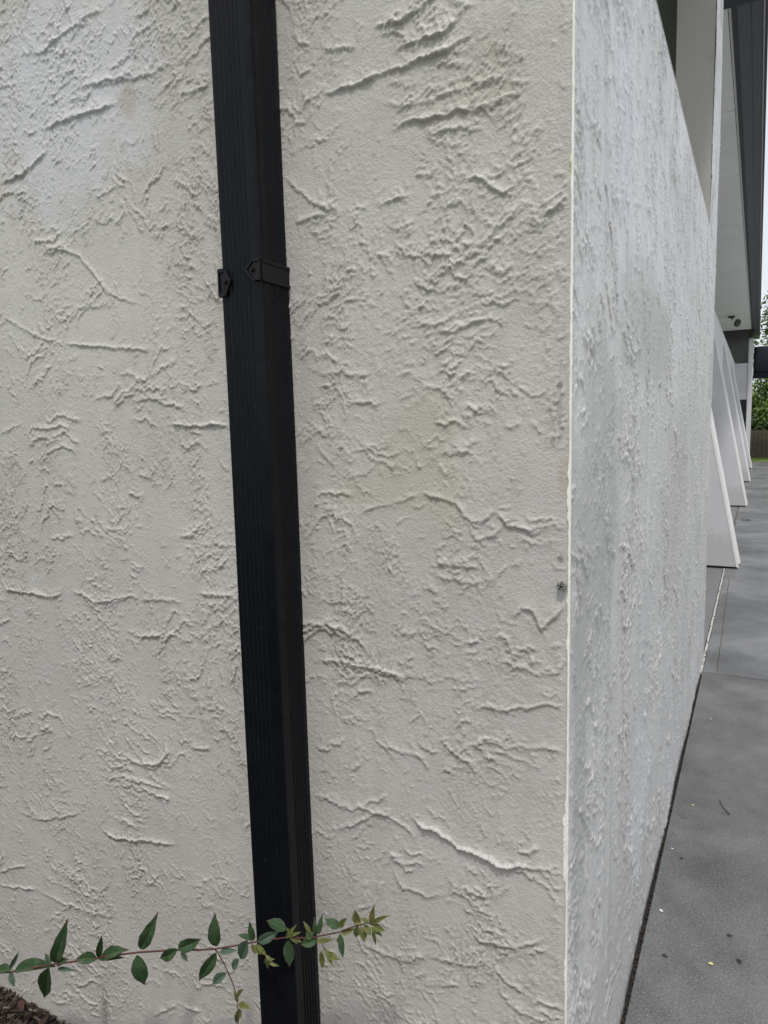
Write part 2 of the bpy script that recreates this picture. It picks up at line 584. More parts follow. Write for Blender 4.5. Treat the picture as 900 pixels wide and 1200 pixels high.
def grid_wall(name, us, vs, hfun, place, mat, parent, flip=False):
    U, V = np.meshgrid(us, vs)
    h = hfun(U, V)
    P = place(U, V, h)
    nu, nv = len(us), len(vs)
    me = bpy.data.meshes.new(name)
    me.vertices.add(nu * nv)
    me.vertices.foreach_set('co', P.reshape(-1).astype(np.float32))
    idx = np.arange(nu * nv).reshape(nv, nu)
    a, b, c, d = idx[:-1, :-1], idx[:-1, 1:], idx[1:, 1:], idx[1:, :-1]
    q = np.stack([a, b, c, d] if not flip else [d, c, b, a], -1).reshape(-1)
    nf = (nu - 1) * (nv - 1)
    me.loops.add(nf * 4)
    me.loops.foreach_set('vertex_index', q.astype(np.int32))
    me.polygons.add(nf)
    me.polygons.foreach_set('loop_start', (np.arange(nf) * 4).astype(np.int32))
    me.polygons.foreach_set('loop_total', np.full(nf, 4, np.int32))
    me.update(calc_edges=True)
    # grime holds dust and painted crevice shade where the relief is hollow
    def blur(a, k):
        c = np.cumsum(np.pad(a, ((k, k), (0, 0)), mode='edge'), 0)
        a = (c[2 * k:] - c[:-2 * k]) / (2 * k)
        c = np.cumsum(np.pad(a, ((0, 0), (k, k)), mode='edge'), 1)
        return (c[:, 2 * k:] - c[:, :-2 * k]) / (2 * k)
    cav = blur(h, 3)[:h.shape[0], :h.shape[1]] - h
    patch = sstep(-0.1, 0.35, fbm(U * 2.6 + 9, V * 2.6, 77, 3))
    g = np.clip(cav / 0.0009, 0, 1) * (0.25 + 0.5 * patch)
    at = me.attributes.new('grime_shade', 'FLOAT', 'POINT')
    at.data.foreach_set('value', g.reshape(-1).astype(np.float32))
    return link(name, me, mat, parent, smooth=True)


# ------------------------------------------------------------------ ground and walkway
XW = -0.26          # plane of the side wall
YW = 1.11           # plane of the end wall
g = MB()
g.v = [(-600, -600, -0.16), (600, -600, -0.16), (600, 900, -0.16), (-600, 900, -0.16)]
g.f = [(0, 1, 2, 3)]
m_field = M('field_grass', (0.07, 0.12, 0.03), 0.9)
n = NT(m_field)
n.set(n.mix(n.noise(3, 6, 0.7), (0.05, 0.10, 0.022), (0.10, 0.16, 0.04)))
tag(g.build('ground', m_field), kind='structure')

lot = MB().box(2.66, 45, -30, 31.1, -0.155, -0.05)  # unseen pale lot, added to bounce neutral light onto the soffit
m_bounce = M('bounce_paving', (0.12, 0.12, 0.12), 0.85)
n = NT(m_bounce)
n.set(n.mix(n.noise(60, 4, 0.7), (0.24, 0.24, 0.24), (0.36, 0.36, 0.355)), None, n.bump(n.noise(120, 3), 0.004, 0.7))
tag(lot.build('bounce_lot', m_bounce), kind='structure')
lw = MB().box(-6, 30, 31.2, 60, -0.155, -0.02)
m_lawn = M('lawn_grass', (0.16, 0.24, 0.06), 0.9)
n = NT(m_lawn)
n.set(n.mix(n.noise(9, 6, 0.7), (0.12, 0.20, 0.035), (0.24, 0.32, 0.09)))
tag(lw.build('lawn', m_lawn), kind='structure')

walk = bpy.data.objects.new('walkway', None)
C.objects.link(walk)
tag(walk, kind='structure')
b = MB().box(-0.30, 2.62, -4.0, 31.2, -0.155, -0.022)
b.build('slab_bed', m_gap, walk)
ys = [-4.0, 0.55, 4.53, 8.15, 12.2, 15.2, 18.1, 22.6, 27.7, 31.2]
for y0, y1 in zip(ys[:-1], ys[1:]):
    bm_ = MB()
    gpx = 0.006 if y1 > 5 else 0.004
    bm_.box(-0.2455, 2.6, y0 + gpx / 2, y1 - gpx / 2, -0.021, 0.0)
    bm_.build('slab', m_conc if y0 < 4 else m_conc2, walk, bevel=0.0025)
# hairline control groove beside the wall is a saw cut
sc_ = MB()
pts = []
for i in range(40):
    y = 4.56 + i * 0.075
    pts.append((-0.168 - 0.014 * (i / 40) * 2 + 0.003 * math.sin(i * 1.7), y, 0.0008))
for p, q in zip(pts[:-1], pts[1:]):
    k = len(sc_.v)
    sc_.v += [(p[0] - 0.0018, p[1], 0.0012), (p[0] + 0.0018, p[1], 0.0012), (q[0] + 0.0018, q[1], 0.0012), (q[0] - 0.0018, q[1], 0.0012)]
    sc_.f.append((k, k + 1, k + 2, k + 3))
sc_.build('crack', m_darkbit, walk)
inner = MB().box(-14, -0.268, 4.87, 31.2, -0.15, -0.004)  # widened far out of view to bounce neutral light onto the soffit
inner.build('inner_slab', m_conc_in, walk, bevel=0.002)
fl = MB()
k0 = 0
for i in range(40):                                   # slightly wandering strip of filler in the long joint
    y0, y1 = 4.55 + i * 0.09, 4.55 + (i + 1) * 0.09
    w0 = -0.2625 + 0.001 * math.sin(i * 1.3)
    fl.box(w0, w0 + 0.0135, y0, y1 + 0.0001, -0.02, -0.003)
fl.build('joint_filler', m_filler, walk)
m_fil2 = M('joint_grit', (0.14, 0.14, 0.135), 0.9)
n = NT(m_fil2)
n.set(n.mix(n.ramp(n.noise(18, 4), [(0.42, 0.0), (0.6, 1.0)]), (0.05, 0.05, 0.048), (0.26, 0.26, 0.25)))
MB().box(-0.262, -0.247, 8.4, 31.0, -0.02, -0.006).build('joint_filler', m_fil2, walk)
# grit and debris lying in the gap along the wall foot
gb = MB()
for i in range(420):
    y = 1.15 + 3.4 * random.random() ** 1.3
    x = -0.251 + random.uniform(-0.004, 0.004)
    r = random.uniform(0.001, 0.003)
    z = -0.02 + random.uniform(0, 0.006)
    gb.box(x - r, x + r, y - r * 1.8, y + r * 1.8, z, z + r * 1.5)
tag(gb.build('joint_debris', m_soil), 'dark grit lying in the gap between side wall and walkway', 'debris', kind='stuff')


# ------------------------------------------------------------------ near block: end wall, side wall, column
blk = empty('stucco_wall_block', (-1.5, YW, 0), 'near cream stucco wall block with tall end face, sharp corner and long side', 'wall')


def px_poly(pts):
    return [(p.x, p.z) for p in (on_y(x, y, YW) for x, y in pts)]


RA = [  # (pixel polyline in the photograph, height, soft side width, bead)
    ([(376, 112), (400, 104), (433, 93), (478, 76), (520, 60), (553, 41)], .0085, .014, .3),
    ([(462, 62), (472, 55), (495, 47), (522, 38), (540, 16)], .0075, .016, .1),
    ([(447, 33), (470, 24), (490, 12), (504, 2), (515, -15)], .0075, .018, .1),
    ([(376, 57), (400, 57), (420, 55)], .004, .012, .1),
    ([(458, 153), (480, 143), (500, 140), (530, 132), (549, 127), (560, 121)], .0065, .016, .1),
    ([(552, 127), (575, 121), (604, 108)], .004, .01, .4),
    ([(440, 118), (470, 124), (505, 118), (550, 100), (600, 88)], .0028, .01, .4),
    ([(545, 212), (558, 207), (568, 210), (580, 220), (590, 227), (606, 216)], .006, .010, .5),
    ([(442, 240), (460, 234), (482, 227)], .0045, .008, .6),
    ([(485, 207), (505, 203), (512, 195)], .004, .008, .5),
    ([(522, 243), (535, 238), (540, 228)], .004, .008, .5),
    ([(455, 266), (475, 272), (485, 270)], .003, .012, .0),
    ([(566, 290), (580, 268), (600, 250), (606, 240)], .004, .012, .4),
    ([(572, 308), (590, 322), (604, 306)], .0035, .01, .1),
    ([(335, 208), (350, 222), (365, 235), (385, 245), (397, 246)], .004, .012, .2),
    ([(345, 262), (365, 255), (385, 250)], .004, .009, .5),
    ([(488, 377), (510, 383), (525, 378)], .003, .010, .3),
    ([(370, 438), (400, 436), (420, 440), (436, 438)], .003, .012, .1),
    ([(492, 452), (515, 455), (532, 470)], .003, .010, .3),
    ([(540, 483), (552, 488), (560, 478)], .004, .02, .1),
    ([(590, 500), (600, 502), (612, 496)], .003, .016, .1),
    ([(528, 515), (540, 532), (552, 522), (550, 513)], .0035, .02, .0),
    ([(492, 578), (515, 583), (536, 590), (545, 605), (564, 612), (578, 600), (582, 596)], .006, .016, .15),
    ([(582, 598), (596, 616), (615, 620), (632, 618)], .006, .014, .2),
    ([(545, 610), (560, 632), (580, 628), (590, 612)], .004, .014, .1),
    ([(420, 604), (436, 594), (470, 588), (492, 578)], .003, .012, .2),
    ([(504, 664), (520, 660), (545, 662), (566, 666)], .003, .010, .1),
    ([(510, 672), (540, 682), (566, 682)], .0035, .012, .4),
    ([(600, 722), (612, 712), (626, 716), (634, 736), (650, 722), (664, 706)], .006, .016, .1),
    ([(364, 730), (382, 732), (400, 736), (418, 748), (432, 764)], .0055, .014, .2),
    ([(370, 772), (396, 774), (420, 780), (450, 786), (478, 792)], .0042, .010, .5),
    ([(470, 742), (490, 742)], .003, .008, .3),
    ([(370, 520), (378, 530), (395, 552)], .003, .012, .1),
    ([(405, 560), (430, 555), (440, 545)], .003, .01, .1),
    ([(552, 830), (575, 826), (588, 832), (610, 829), (628, 828), (640, 824), (664, 827)], .0045, .010, .4),
    ([(600, 872), (620, 876), (640, 874), (664, 882)], .003, .010, .3),
    ([(448, 872), (470, 880), (500, 888)], .003, .012, .2),
    ([(480, 954), (495, 968), (512, 972), (528, 985), (540, 994), (553, 997), (564, 1002), (585, 1013), (605, 1015), (628, 1015)], .0100, .012, .35),
    ([(604, 995), (620, 1000), (632, 992)], .005, .008, .5),
    ([(628, 1015), (645, 1020), (664, 1026)], .003, .010, .3),
    ([(416, 940), (435, 950), (455, 955), (478, 970), (488, 986)], .004, .012, .2),
    ([(460, 1015), (470, 1038), (500, 1050), (520, 1048)], .003, .012, .1),
    ([(552, 1090), (560, 1100), (580, 1106), (605, 1110), (622, 1105), (638, 1100)], .005, .014, .2),
    ([(546, 1045), (560, 1048), (572, 1050)], .004, .010, .3),
    ([(425, 1105), (450, 1118), (478, 1126), (500, 1116)], .004, .014, .1),
    ([(500, 1120), (540, 1130), (570, 1132)], .003, .012, .2),
    ([(578, 1130), (592, 1150), (615, 1162)], .004, .012, .2),
    ([(600, 1178), (620, 1190), (640, 1196)], .004, .012, .2),
    # left of the downspout
    ([(0, 215), (25, 205), (40, 192), (57, 176)], .0075, .018, .0),
    ([(50, 152), (75, 142), (100, 132), (120, 127), (138, 119)], .0075, .016, .0),
    ([(85, 107), (110, 99), (130, 92), (155, 92), (178, 86), (198, 74)], .005, .016, .0),
    ([(38, 62), (52, 62), (60, 52), (78, 38), (100, 22), (125, 8)], .0055, .018, .0),
    ([(66, 107), (80, 96), (92, 86)], .003, .012, .0),
    ([(210, 110), (228, 106), (245, 102)], .003, .010, .1),
    ([(40, 279), (55, 290), (75, 292), (92, 300), (110, 320), (125, 342), (150, 352), (165, 356)], .0045, .010, .4),
    ([(110, 257), (125, 262), (134, 252)], .004, .012, .0),
    ([(0, 368), (25, 384), (50, 397), (70, 400)], .003, .010, .4),
    ([(68, 402), (105, 405), (140, 408), (183, 410)], .0040, .009, .4),
    ([(197, 497), (215, 498), (233, 499), (250, 497), (270, 498)], .0065, .005, .6),
    ([(0, 510), (15, 500), (25, 498)], .003, .01, .2),
    ([(138, 440), (150, 436), (165, 446), (176, 446)], .003, .008, .4),
    ([(110, 466), (128, 464), (132, 458)], .003, .008, .3),
    ([(60, 512), (72, 508), (80, 502)], .004, .010, .3),
    ([(150, 578), (160, 582), (168, 578)], .005, .012, .3),
    ([(162, 556), (176, 560), (184, 546)], .004, .008, .1),
    ([(0, 677), (8, 690), (20, 693), (43, 696), (58, 700), (70, 697), (73, 688)], .0070, .014, .2),
    ([(82, 693), (100, 697), (112, 706), (128, 704), (153, 698), (165, 703)], .0055, .010, .3),
    ([(165, 703), (190, 702), (215, 706)], .0035, .008, .5),
    ([(233, 693), (252, 698), (266, 696), (280, 703)], .0045, .012, .2),
    ([(238, 640), (252, 636), (266, 640)], .003, .010, .1),
    ([(155, 744), (175, 746), (197, 744)], .003, .010, .1),
    ([(163, 885), (172, 895), (180, 896), (190, 892), (196, 884), (194, 868)], .0070, .014, .2),
    ([(117, 970), (128, 979), (142, 983), (160, 984), (175, 985), (190, 989), (206, 990)], .0072, .014, .3),
    ([(178, 930), (190, 933), (200, 936)], .005, .010, .4),
    ([(0, 1022), (15, 1016), (32, 1014)], .005, .012, .3),
    ([(0, 1036), (22, 1039), (44, 1042)], .0055, .009, .4),
    ([(44, 1042), (80, 1060), (110, 1069), (138, 1074)], .0035, .012, .2),
    ([(22, 950), (45, 960), (70, 958), (95, 952)], .004, .014, .1),
    ([(80, 1150), (95, 1155), (110, 1148), (125, 1158)], .004, .012, .2),
    ([(60, 1172), (72, 1176), (80, 1176)], .005, .010, .4),
    ([(215, 1178), (226, 1182), (236, 1184)], .005, .010, .5),
    ([(180, 1190), (195, 1184), (208, 1176)], .004, .010, .0),
    ([(225, 875), (235, 877), (248, 876)], .004, .008, .2),
]


def h_end(U, V):
    h = trowel(U, V, 5, -0.25)
    for i, (pp, a, w, bd) in enumerate(RA):
        h = ridge(h, U, V, px_poly(pp), a * 0.85, w, 0.002, 200 + i, min(.6, bd + .15))
    # smooth pressed spots beneath a few of the ledges
    return h * np.clip((XW - U) / 0.012, 0.0, 1)


xs = np.concatenate([np.linspace(-3.2, -2.0, 60), np.arange(-1.996, XW, 0.00225), [XW]])
zs = np.concatenate([np.linspace(-0.16, -0.112, 6), np.arange(-0.11, 2.56, 0.0026), np.linspace(2.563, 4.4, 130)])
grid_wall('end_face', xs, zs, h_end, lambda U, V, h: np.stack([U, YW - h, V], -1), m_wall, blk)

yb = [YW]
while yb[-1] < 4.85:
    yb.append(yb[-1] + 0.0034 * (yb[-1] / 1.11) ** 1.25)
yb = np.array(yb[:-1] + [4.86])


def h_side(U, V):
    h = trowel(U, V, 31, 0.9, 0.8) * 1.3
    return h * np.clip((U - YW) / 0.01, 0, 1)


ZT = 2.55
zb = np.concatenate([np.linspace(-0.15, 0.0, 14)[:-1], np.arange(0.0, ZT, 0.0034), [ZT]])
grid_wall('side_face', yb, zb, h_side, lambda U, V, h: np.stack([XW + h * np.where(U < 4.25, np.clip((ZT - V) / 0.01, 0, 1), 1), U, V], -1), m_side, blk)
# body of the walls behind the two faces
MB().box(XW - 0.19, XW - 0.004, YW + 0.02, 4.855, -0.15, ZT - 0.001).build('wall_core', m_side, blk)
# rounded worn top of the low wall
MB().box(XW - 0.19, XW + 0.001, YW + 0.02, 4.25, ZT - 0.0005, ZT + 0.006).build('wall_cap', m_side, blk, bevel=0.002)
MB().box(-3.2, XW - 0.001, YW + 0.003, YW + 0.24, ZT + 0.01, 4.4).build('end_wall_core', m_side, blk)
MB().box(-3.2, XW - 0.195, YW + 0.003, YW + 0.24, -0.15, ZT + 0.009).build('end_wall_core', m_side, blk)
m_col = stucco('stucco_shade_mould', (0.36, 0.35, 0.32), (0.20, 0.195, 0.17), rough=0.6, streak=0.3, stains_sheen=[  # wall paint darkened to stand for roof shade, plus real mould spots
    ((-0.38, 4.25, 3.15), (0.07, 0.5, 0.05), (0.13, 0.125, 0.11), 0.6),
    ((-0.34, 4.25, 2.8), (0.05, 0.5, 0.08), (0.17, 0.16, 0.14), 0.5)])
# column rising from the far end of the low wall
yc_ = np.linspace(4.25, 4.86, 70)
zc_ = np.linspace(ZT, 4.4, 420)
grid_wall('column_face', yc_, zc_, h_side, lambda U, V, h: np.stack([XW + h, U, V], -1), m_side, blk)
xc2 = np.linspace(XW - 0.19, XW, 50)
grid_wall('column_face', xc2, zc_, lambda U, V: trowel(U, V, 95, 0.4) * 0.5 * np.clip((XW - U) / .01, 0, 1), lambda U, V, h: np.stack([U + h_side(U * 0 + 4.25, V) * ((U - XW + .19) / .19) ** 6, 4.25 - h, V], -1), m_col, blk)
MB().box(XW - 0.19, XW - 0.003, 4.253, 4.858, ZT, 4.4).build('column_core', m_wall, blk)
# dark partition and roof behind the opening
MB().box(-3.2, XW - 0.195, 4.6, 4.72, -0.15, 4.4).build('rear_partition', M('partition_grey', (0.24, 0.23, 0.22), 0.7), blk)
rf = MB().box(-3.25, -0.06, YW + 0.01, 5.6, 4.41, 4.62).build('roof_slab', m_fascia, blk, bevel=0.01)  # overhang widened out of view to shade the column front
MB().box(-3.25, -0.44, 5.6, 6.72, 4.415, 4.615).build('roof_slab', m_fascia, blk, bevel=0.01)  # unseen slab added over the roof gap to shade the nearest fin

# exposed edge of the corner bead: narrow, cream, chipped
cb = []
cf = []
zz = np.arange(-0.14, 4.4, 0.0045)
wv = 0.0012 + 0.0009 * np.abs(fbm(zz * 22, zz * 0 + 2.5, 301, 4)) * 2
wv = wv + 0.0022 * sstep(0.12, 0.3, fbm(zz * 9, zz * 0 + 7.5, 305, 3)) * sstep(-.2, .3, fbm(zz * 90, zz * 0 + 1.5, 309, 2))
zlo, zhi = on_y(666, 1035, YW).z, on_y(666, 955, YW).z
wv = wv + np.where((zz > zlo) & (zz < zhi), 0.005, 0) * (0.8 + 0.4 * fbm(zz * 70, zz * 0 + 3, 311, 2))
for z, w in zip(zz, wv):
    k = len(cb)
    jr = random.uniform(-0.0004, 0.0004)
    cb += [(XW - w, YW + 0.002, z), (XW - w + 0.0008, YW - 0.0022 + jr, z), (XW + 0.0008, YW - 0.0028, z), (XW + 0.0024 + jr, YW - 0.001, z), (XW + 0.0022, YW + 0.004, z)]
    if k:
        for i in range(4): cf.append((k - 5 + i, k - 4 + i, k + 1 + i, k + i))
link('corner_bead', mesh('corner_bead', cb, cf), m_bead, blk)

# dark knob of an old anchor next to the corner
pk = on_y(659, 686, YW)
an = MB()
for i in range(14):
    r = 0.0045
    a = i * 0.45
    an.box(pk.x + math.cos(a) * .0045 - r * .6, pk.x + math.cos(a) * .0045 + r * .6, YW - 0.006 - 0.003 * (i % 3), YW,
           pk.z + math.sin(a) * .0045 - r * .6, pk.z + math.sin(a) * .0045 + r * .6)
m_knob = M('old_putty', (0.10, 0.105, 0.09), 0.8)
n = NT(m_knob)
n.set(n.mix(n.ramp(n.noise(170, 3), [(0.4, 0.0), (0.6, 1.0)]), (0.05, 0.053, 0.045), (0.34, 0.35, 0.31)))
an.build('anchor_plug', m_knob, blk, bevel=0.0012)


# ------------------------------------------------------------------ downspout
ds = empty('downspout', (-0.825, 1.05, 0), 'black ribbed metal downspout running down the stucco end wall', 'downspout')


def pipe_profile(z, grow, chamfer, dent):
    """closed loop, counter-clockwise from above, around the pipe at height z"""
    x0, x1 = -0.8745 + (z - 1.2) * -0.0075, -0.783 + (z - 1.2) * -0.0075
    y0, y1 = 1.030, 1.108
    x0, x1, y0 = x0 - grow, x1 + grow, y0 - grow
    P = []
    c = 0.004

    def side(p, q, ribs, depth, a, b, steps):
        p, q = Vector(p), Vector(q)
        d = (q - p)
        nrm = Vector((d.y, -d.x)).normalized()
        for i in range(steps):
            t = i / (steps - 1)
            e = 0
            if a < t < b:
                ph = (t - a) / (b - a) * ribs
                e = -depth * (0.5 - 0.5 * math.cos(2 * math.pi * ph)) ** 1.5
            P.append(p + d * t + nrm * e)
    side((x0, y1), (x0, y0 + c), 5, .0022, .12, .9, 31)
    side((x0 + c, y0), (x1 - 0.011, y0), 6, .0021, .08, .86, 61)
    P.append(Vector((x1 - c - chamfer, y0)))
    cc = Vector((x1 - dent, y0 + dent))
    P.append(Vector((x1 - c * .3 - chamfer * .45, y0 + chamfer * .20 + c * .15)))
    P.append(Vector((x1 - c * .1 - chamfer * .12, y0 + chamfer * .55 + c * .4)))
    P.append(Vector((x1, y0 + c + chamfer)))
    side((x1, y0 + 0.013), (x1, y1), 5, .0020, .15, .85, 51)
    return P


def pipe(name, z0, z1, n, grow, cfun, dfun):
    V, Fc = [], []
    for i in range(n):
        z = z0 + (z1 - z0) * i / (n - 1)
        pr = pipe_profile(z, grow, cfun(z), dfun(z))
        k = len(V)
        jx = 0.0005 * math.sin(z * 5)
        V += [(p.x + jx, p.y + jx * .5, z) for p in pr]
        if i:
            m = len(pr)
            for j in range(m - 1): Fc.append((k - m + j, k - m + j + 1, k + j + 1, k + j))
    m = len(pr)
    Fc.append(tuple(range(m))[::-1])
    Fc.append(tuple(range(len(V) - m, len(V))))
    me = mesh(name, V, Fc)
    o = link(name, me, m_pipe, ds)
    return o


zj = 1.80


def ch(z):
    t = max(0, min(1, (z - zj) / 0.12))
    return (0.006 * t) + 0.0012 * math.sin(z * 60) * t + 0.0009 * math.sin(z * 143 + 1) * t


pipe('pipe_section', 1.77, 4.3, 320, 0.0, ch, lambda z: 0)
pipe('pipe_section', -0.10, 1.785, 60, 0.0022, lambda z: 0.0, lambda z: 0)

# strap clip
sx = -0.783 + (1.76 - 1.2) * -0.0075 + 0.0022
sx0 = -0.8745 + (1.76 - 1.2) * -0.0075 - 0.0022
sy = 1.030 - 0.0022
pr1 = on_x(322, 333, sx)
zc1 = 1.789
strap = empty('strap', (sx, 1.05, zc1), None, None)
strap.parent = ds
strap.location = Vector((sx, 1.05, zc1)) - ds.location
for kk in ('label', 'category'):
    if kk in strap: del strap[kk]
hb = 0.019
sb = MB()
sb.box(sx, sx + 0.0022, sy + 0.0005, 1.109, zc1 - hb, zc1 + hb)
sb.box(sx + 0.0022, sx + 0.0045, sy - 0.002, 1.109, zc1 + hb - 0.0055, zc1 + hb)
sb.box(sx + 0.0022, sx + 0.0045, sy - 0.002, 1.109, zc1 - hb, zc1 - hb + 0.0055)
sb.box(sx - 0.001, sx + 0.003, sy - 0.0028, sy + 0.002, zc1 - hb, zc1 + hb)
sb.build('band', m_strap, strap, bevel=0.0007)


def tab(xa, dirn, zc, w, h):
    """five-sided end plate on the pipe front with raised rim, pointed end towards dirn"""
    o = [(xa, zc - h), (xa, zc + h), (xa + dirn * w * .55, zc + h), (xa + dirn * w, zc + 0.002), (xa + dirn * w * .55, zc - h)]
    if dirn < 0: o = o[::-1]
    m = MB()
    m.prism([(x, sy, z) for x, z in o], [(x, sy - 0.0026, z) for x, z in o])
    cx = sum(x for x, z in o) / 5
    cz = sum(z for x, z in o) / 5
    inn = [(cx + (x - cx) * .72, cz + (z - cz) * .72) for x, z in o]
    for i in range(5):
        j = (i + 1) % 5
        a = [o[i], o[j], inn[j], inn[i]]
        m.prism([(x, sy - 0.0024, z) for x, z in a], [(x, sy - 0.0054, z) for x, z in a])
    t = m.build('tab', m_strap, strap, bevel=0.0006)
    s_ = MB()
    sxx = cx + dirn * w * 0.12
    ring = [(sxx + .0036 * math.cos(k * math.pi / 3), cz + .0036 * math.sin(k * math.pi / 3)) for k in range(6)]
    s_.prism([(x, sy - .0024, z) for x, z in ring], [(x, sy - .0075, z) for x, z in ring])
    ring = [(sxx + .0055 * math.cos(k * math.pi / 5), cz + .0055 * math.sin(k * math.pi / 5)) for k in range(10)]
    s_.prism([(x, sy - .0024, z) for x, z in ring], [(x, sy - .0034, z) for x, z in ring])
    return s_, t


s1, t1 = tab(sx + 0.001, -1, zc1 + 0.002, 0.036, 0.019)
s1.build('screw', m_strap, strap, bevel=0.0005)
s2, t2 = tab(sx0 - 0.0015, 1, zc1 - 0.012, 0.031, 0.025)
s2.build('screw', m_strap, strap, bevel=0.0005)
MB().box(sx0 - 0.0024, sx0 - 0.0003, sy + 0.0005, 1.109, zc1 - 0.037, zc1 + 0.013).build('band', m_strap, strap, bevel=0.0007)


# ------------------------------------------------------------------ creeping twig
YV = 0.985
tw = empty('leafy_twig', tuple(on_y(-40, 1150, YV)), 'thin red-stemmed shrub shoot with pointed green leaves reaching across the downspout', 'plant')


def c4(x, y): return (x / 3.6, 1050 + y / 3.6)
def c5(x, y): return (220 + x / 3.4615, 1050 + y / 3.4615)


def stem_y(px):      # the shoot arches a little towards the viewer
    return YV - 0.012 * math.sin(px / 90.0) - 0.00003 * px


main = [(-130, 1195), (-60, 1158), (-20, 1146)] + [c4(*p) for p in [(0, 325), (60, 318), (130, 306), (200, 292), (320, 275), (410, 262), (500, 248), (580, 238), (700, 230), (800, 226)]] + \
       [c5(*p) for p in [(40, 219), (110, 215), (200, 200), (280, 185), (340, 176), (400, 168), (450, 170), (500, 170), (545, 160), (610, 148), (650, 132), (690, 120), (730, 110), (760, 105)]]
mp = [on_y(x, y, stem_y(x)) for x, y in main]
base = Vector((mp[0].x - 0.25, YV - 0.03, -0.12))
path = [base, base.lerp(mp[0], .35) + Vector((0, 0, .03)), base.lerp(mp[0], .7) + Vector((0, 0, .03))] + mp
MB().tube(path, [0.0026 - 0.0016 * i / len(path) for i in range(len(path))], 6).build('stem', m_stem, tw, smooth=True)
br = [c5(*p) for p in [(112, 215), (130, 245), (150, 280), (175, 335), (190, 375), (195, 400), (205, 470), (205, 519), (204, 560)]]
bp = [on_y(x, y, stem_y(x) - 0.004 * i / 3) for i, (x, y) in enumerate(br)]
MB().tube(bp, [0.0014 - 0.0007 * i / len(bp) for i in range(len(bp))], 5).build('stem', m_stem, tw, smooth=True)
sd = [c5(*p) for p in [(545, 170), (548, 200), (556, 225), (575, 250)]]
MB().tube([on_y(x, y, stem_y(x)) for x, y in sd], 0.0008, 5).build('stem', m_stem, tw, smooth=True)


def leaf(a, b, w_px, mat, fold=0.35, seed=0, droop=0.1):
    """pointed leaf from base pixel a to tip pixel b, built at the shoot's own distance"""
    r = random.Random(seed)
    Y0 = stem_y(a[0])
    lpx = math.hypot(b[0] - a[0], b[1] - a[1])
    droop = droop + r.uniform(-.06, .22)
    fold = fold + r.uniform(-.15, .2)
    d3 = (r.uniform(-0.30, 0.05)) * lpx * 0.0014
    A = on_y(a[0], a[1], Y0)
    B = on_y(b[0], b[1], Y0 + d3)
    ax = B - A
    L = ax.length
    ax.normalize()
    view = Vector((0, 0, CAMZ)) - A
    nrm = (view.normalized() + Vector((r.uniform(-.25, .25), 0, r.uniform(0.0, .5)))).normalized()
    nrm = (nrm - ax * nrm.dot(ax)).normalized()
    sdv = ax.cross(nrm)
    wid = w_px * 0.00139 * 0.5 * 1.12
    N = 11
    V, Fc, rib, tip = [], [], [], []
    for i in range(N):
        t = i / (N - 1)
        wt = (math.sin(math.pi * min(1, t ** 0.78)) ** 0.85 if t < 1 else 0)
        if t > 0.72: wt *= 1 - 0.42 * ((t - .72) / .28)
        wt = max(wt, 0.03)
        bend = nrm * (-droop * L * (t - 0.1) ** 2 + 0.02 * L * math.sin(t * 5 + seed)) + sdv * (0.03 * L * math.sin(t * 3 + seed * 1.7))
        c = A + ax * (L * t) + bend
        for k, s in enumerate((-1, -.55, -.07, 0, .07, .55, 1)):
            ww = wid * wt * (1 + 0.04 * math.sin(i * 2.3 + seed + (s > 0)))
            lift = nrm * (abs(s) * ww * fold - (0.10 * ww if s == 0 else 0) + 0.05 * ww * math.sin(i * 1.9) * abs(s))
            V.append(c + sdv * (s * ww) + lift)
            rib.append(1.0 if abs(s) < .03 else (0.5 if abs(s) < .1 else (0.22 if i % 2 == 0 and abs(s) < .8 else 0)))
            tip.append(max(0, (t - .86) / .14) if abs(s) < .9 else max(0.25, (t - .7) / .3))
        if i:
            k0 = len(V) - 14
            for k in range(6): Fc.append((k0 + k, k0 + k + 1, k0 + k + 8, k0 + k + 7))
    me = mesh('leaf', V, Fc)
    at_ = me.attributes.new('rib', 'FLOAT', 'POINT')
    at_.data.foreach_set('value', rib)
    at_ = me.attributes.new('tip', 'FLOAT', 'POINT')
    at_.data.foreach_set('value', tip)
    return link('leaf', me, mat, tw, smooth=True)


